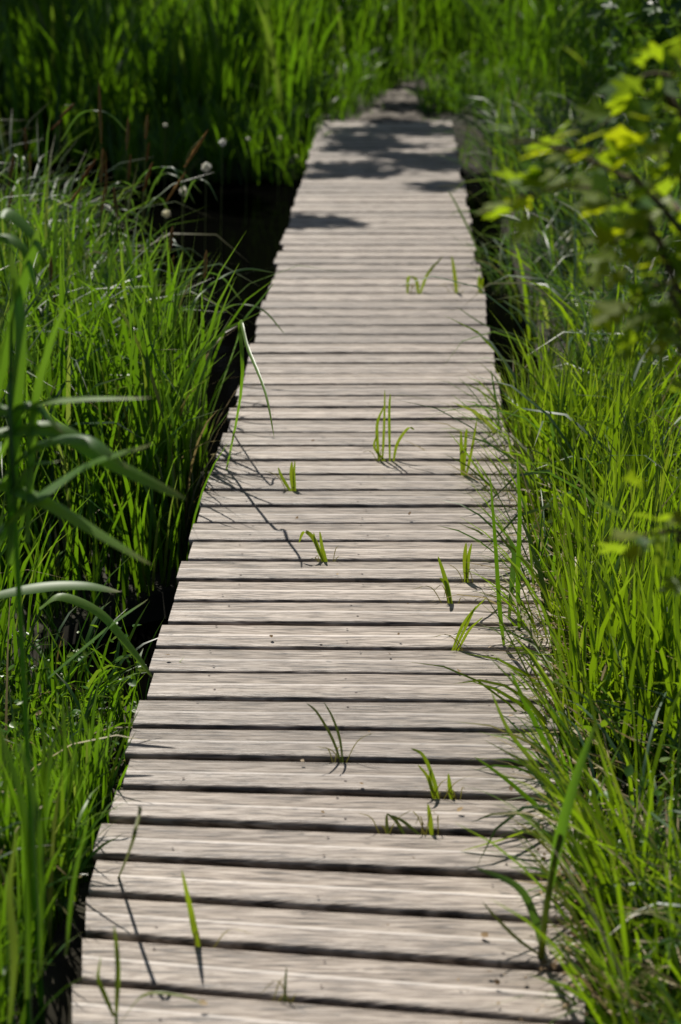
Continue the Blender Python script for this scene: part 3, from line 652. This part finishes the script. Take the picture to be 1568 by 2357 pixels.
for (a,b,sz,az,tl) in ((1190,462,.052,3.3,-.25),(1240,440,.055,.2,.25),(1225,452,.045,2.2,-.5),(1430,285,.055,1.4,-.7),(1400,300,.045,2.6,-.4),(1440,262,.04,.6,-.2),(1435,462,.062,3.2,-.1),(1410,470,.045,2.6,-.4),(1435,545,.048,3.1,-.1),(1470,690,.065,3.5,-.35),(1520,662,.055,.4,.3),(1490,1230,.055,3.2,-.1),(1530,1210,.045,.5,.2),(1400,590,.045,4.2,-.8),(1400,380,.036,2.8,-.3),(1465,1245,.035,4.4,-.6),(1550,400,.04,3.5,-.5),(1300,390,.032,3.,-.4),(1500,300,.05,2.4,-.5),(1540,330,.045,3.8,-.3),(1380,345,.05,3.0,-.3),(1500,560,.05,3.4,-.5),(1555,600,.05,2.9,-.2),(1340,300,.045,2.7,-.3),(1490,480,.05,3.9,-.6),(1280,345,.045,3.2,-.2),(1450,610,.04,3.6,-.7),(1530,490,.055,3.2,-.3),(1480,350,.045,2.9,-.5),(1510,720,.05,3.3,-.4),(1550,780,.045,3.6,-.4),(1320,345,.04,3.2,-.4),(1465,520,.04,2.5,-.4)):
    p=W3(a,b,d-.08); leaves(mb,np.array([list(p)]),sz,'lobed',az=az,tilt=tl,roll=random.uniform(-.5,.6),r=random.random())
mb.build('sunlit_leaves',M_sunlit,e)
# leafy shrubs behind the reeds
def bush(x,y,h,label,size,per,mat):
    r_=Vector((x,y,-.08)); hub=Vector((x,y,.2)); L=[]
    for q in range(7):
        az=q*2*PI/7+random.uniform(-.4,.4); sp=random.uniform(.35,.75)
        L.append([hub,hub+Vector((math.cos(az)*sp*.5,math.sin(az)*sp*.5,h*.5)),hub+Vector((math.cos(az)*sp,math.sin(az)*sp,h*random.uniform(.5,1)))])
    shrub(r_,L,label,mat,size,per,.13,shape='oval',grp='leafy shrubs behind the reeds')
bush(-3.6,17.5,1.2,'dull leafy shrub behind the reeds, farthest left',.10,90,M_tree)
bush(-2.3,18.4,1.4,'leafy shrub behind the reeds, second from the left',.09,90,M_weed)
bush(-1.1,17.2,1.2,'leafy shrub behind the reeds directly left of the path',.08,80,M_weed)
bush(.0,17.6,.9,'bright leafy shrub where the path disappears',.08,80,M_weed)
bush(1.15,17.4,1.1,'leafy shrub just right of where the path disappears',.09,90,M_weed)
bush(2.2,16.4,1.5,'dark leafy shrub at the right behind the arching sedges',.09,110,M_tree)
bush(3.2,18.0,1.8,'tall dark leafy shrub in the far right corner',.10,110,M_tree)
# dark shrub farther back, top right
d=9.5
def br2(*p): return [Vector((2.0,10.2,.7))]+[W3(*q) for q in p]
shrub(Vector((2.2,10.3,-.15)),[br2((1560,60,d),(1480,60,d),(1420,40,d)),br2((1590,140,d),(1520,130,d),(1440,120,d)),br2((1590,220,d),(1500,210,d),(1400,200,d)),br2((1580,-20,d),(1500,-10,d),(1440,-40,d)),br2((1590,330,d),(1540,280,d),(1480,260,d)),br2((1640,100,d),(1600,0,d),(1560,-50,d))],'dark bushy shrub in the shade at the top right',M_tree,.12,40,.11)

# ------------------------------------------------------------ trees overhead (their crowns shade the far end)
def tree(root,h,lean,crown,label,nleaf=5000,tr=.06,ls=(.08,.14),name='tree'):
    e=empty(name,root,label,'tree','trees around the far end of the boardwalk'); root=Vector(root)
    top=root+Vector((lean[0],lean[1],h))
    mb=MB(); tube(mb,[root-Vector((0,0,.1)),root.lerp(top,.4)+Vector((.06,.02,0)),root.lerp(top,.75),top],tr,tr*.35,20,10,bump=.06); mb.build('trunk',M_bark,e,smooth=True)
    fol=MB(); limbs=MB()
    for (c,rad) in crown:
        c=root+Vector(c); s=root.lerp(top,random.uniform(.55,.95)); tube(limbs,[s,s.lerp(c,.5)+Vector((0,0,.15)),c],tr*.3,.008,10,6)
        m=int(nleaf*rad**2/sum(q[1]**2 for q in crown))
        for _ in range(9):
            v=Vector(rng.normal(0,1,3)).normalized()*rad*random.uniform(.5,1); q=c+Vector((v.x,v.y,v.z*.5)); tube(limbs,[c,c.lerp(q,.5)+Vector((0,0,.05)),q],.012,.003,6,5)
            n=m//9; P=np.array(c)[None]+(np.array(q)-np.array(c))[None]*rng.uniform(.25,1.1,(n,1))+rng.normal(0,rad*.13,(n,3))
            leaves(fol,P,rng.uniform(ls[0],ls[1],n))
    limbs.build('limb',M_bark,e,smooth=True); fol.build('crown',M_tree,e)
SDh=1/math.tan(SUN_EL)
def over(x,y,z):          # a crown point at height z that shades ground point x,y
    return (x-math.sin(SUN_AZ)*z*SDh, y+math.cos(SUN_AZ)*z*SDh, z)
def crown(root,lst): return [((over(x,y,z)[0]-root[0],over(x,y,z)[1]-root[1],z-root[2]),r_) for x,y,z,r_ in lst]
r0=(-.62,17.1,-.05); tree(r0,5.2,(.1,-.5),crown(r0,[(1.9,12.2,4.6,.5),(2.3,11.0,4.8,.5),(1.5,13.2,5.2,.4)]),'slim tree behind the path with a crown above the far planks',2600,.075,(.05,.09))
r0=(-4.4,15.6,-.3); tree(r0,5.2,(.2,-.2),crown(r0,[(.1,12.9,4.3,.5),(-.1,12.2,4.4,.48),(.3,11.6,4.6,.46),(-.2,11.1,4.3,.34),(.4,10.6,4.4,.24),(-.28,9.5,4.2,.24),(.15,14.0,4.7,.3),(-.6,15.2,4.8,.4),(-1.3,12.9,4.6,.5),(-1.3,10.2,4.6,.35)]),'tree in the left reeds reaching over the end of the planks',11000,.07,(.05,.085))
r0=(-5.8,19,-.05); tree(r0,6,(.3,-.4),crown(r0,[(-3.2,15,5,1.2),(-2.4,16.5,5.5,1.0),(-5,17,6,1.5),(-4,13,4.6,1.1),(-1.7,13.9,5,.6),(-1.2,12.0,4.8,.5),(-2.5,14.6,4.9,.5),(-2.4,13.0,4.8,.5),(-3.3,17.5,5,.9),(-2.2,15.8,5,.7),(-1.15,13.7,4.8,.42),(-1.9,14.3,4.9,.5),(-1.2,12.9,4.7,.5),(-1.7,12.6,4.7,.4),(-2.0,16.8,5.2,.5),(-2.6,17.8,5.2,.6),(-1.2,19.2,5.4,.5),(-2.2,20.5,5.4,.8),(-3.0,15.6,5,.6),(-2.9,19.5,5.2,.9),(-4.2,15,5,.9),(-1.9,10.6,4.6,.35),(-3.4,10.4,4.6,1.0),(-2,9.6,4.8,.6)]),'broad tree standing left in the far reeds',52000,.11)
r0=(4.2,19.5,-.05); tree(r0,6,(-.3,-.3),crown(r0,[(2.4,14,5,1.1),(3.2,17,5.5,1.3),(3.0,11,4.8,.9),(1.15,10.9,4.6,.4),(1.0,9.6,4.6,.32),(1.3,8.3,4.4,.36),(1.25,12.7,4.9,.48),(1.5,14.6,5.2,.4),(2.0,16.6,5.2,.6),(2.0,19,5.2,.9),(1.9,12,4.8,.6)]),'broad tree at the far right beyond the shrubs',34000,.10)
# unseen tree belt added so the water reflects no bright sky
mb=MB(); n=26000
ax=rng.uniform(-26,26,n); cz=rng.uniform(0,1,n); ay=27+rng.uniform(0,4,n)+1.5*np.sin(ax*.7)
P=np.stack([ax,ay,.2+cz*(8+2*np.sin(ax*.9)+1.5*np.sin(ax*2.3+1))],1); P+=rng.normal(0,.2,P.shape)
leaves(mb,P,rng.uniform(.3,.6,n)); tag(mb.build('sky_block_trees',M_tree),'unseen belt of trees added behind the reeds to block sky reflections','trees',kind='stuff')

# pale balls on stems, added to stand in for blurred bright spots
FG='pale balls standing in for bright spots before the dark water'
fl=[(475,385,8.6,.042,'largest pale bright-spot ball beside the slanting sedge head'),(424,440,8.3,.040,'pale bright-spot ball just below left of the largest one'),(512,328,8.8,.032,'pale bright-spot ball above the largest one'),
(383,492,8.0,.034,'dull pale bright-spot ball partly behind the sedge blades'),(380,288,9.3,.020,'small pale bright-spot ball farthest left near the reeds'),(571,320,11.,.022,'tiny bright-spot ball left of the deck corner'),(645,318,11.6,.024,'tiny bright-spot ball nearest the deck corner'),(682,360,11.2,.018,'smallest pale bright-spot ball close beside the planks')]
for a,b,dd,s_,lab in fl:
    c=W3(a,b,dd); e=empty('bright_spot_ball',(c.x-.02,c.y+.02,-.45),lab,'bright_spot',FG)
    mb=MB(); tube(mb,[(c.x-.02,c.y+.02,-.45),(c.x-.015,c.y+.01,c.z*.5-.2),tuple(c)],.002,.0012,10,5,r=.4); mb.build('stem',M_stem,e,smooth=True)
    n=90; v=rng.normal(0,1,(n,3)); v/=np.linalg.norm(v,axis=1)[:,None]
    mb=MB(); leaves(mb,np.array(c)[None]+v*s_*.22,s_*.34,tilt=np.arcsin(v[:,2]),az=np.arctan2(v[:,1],v[:,0])); mb.build('spot_ball',M_spot,e)
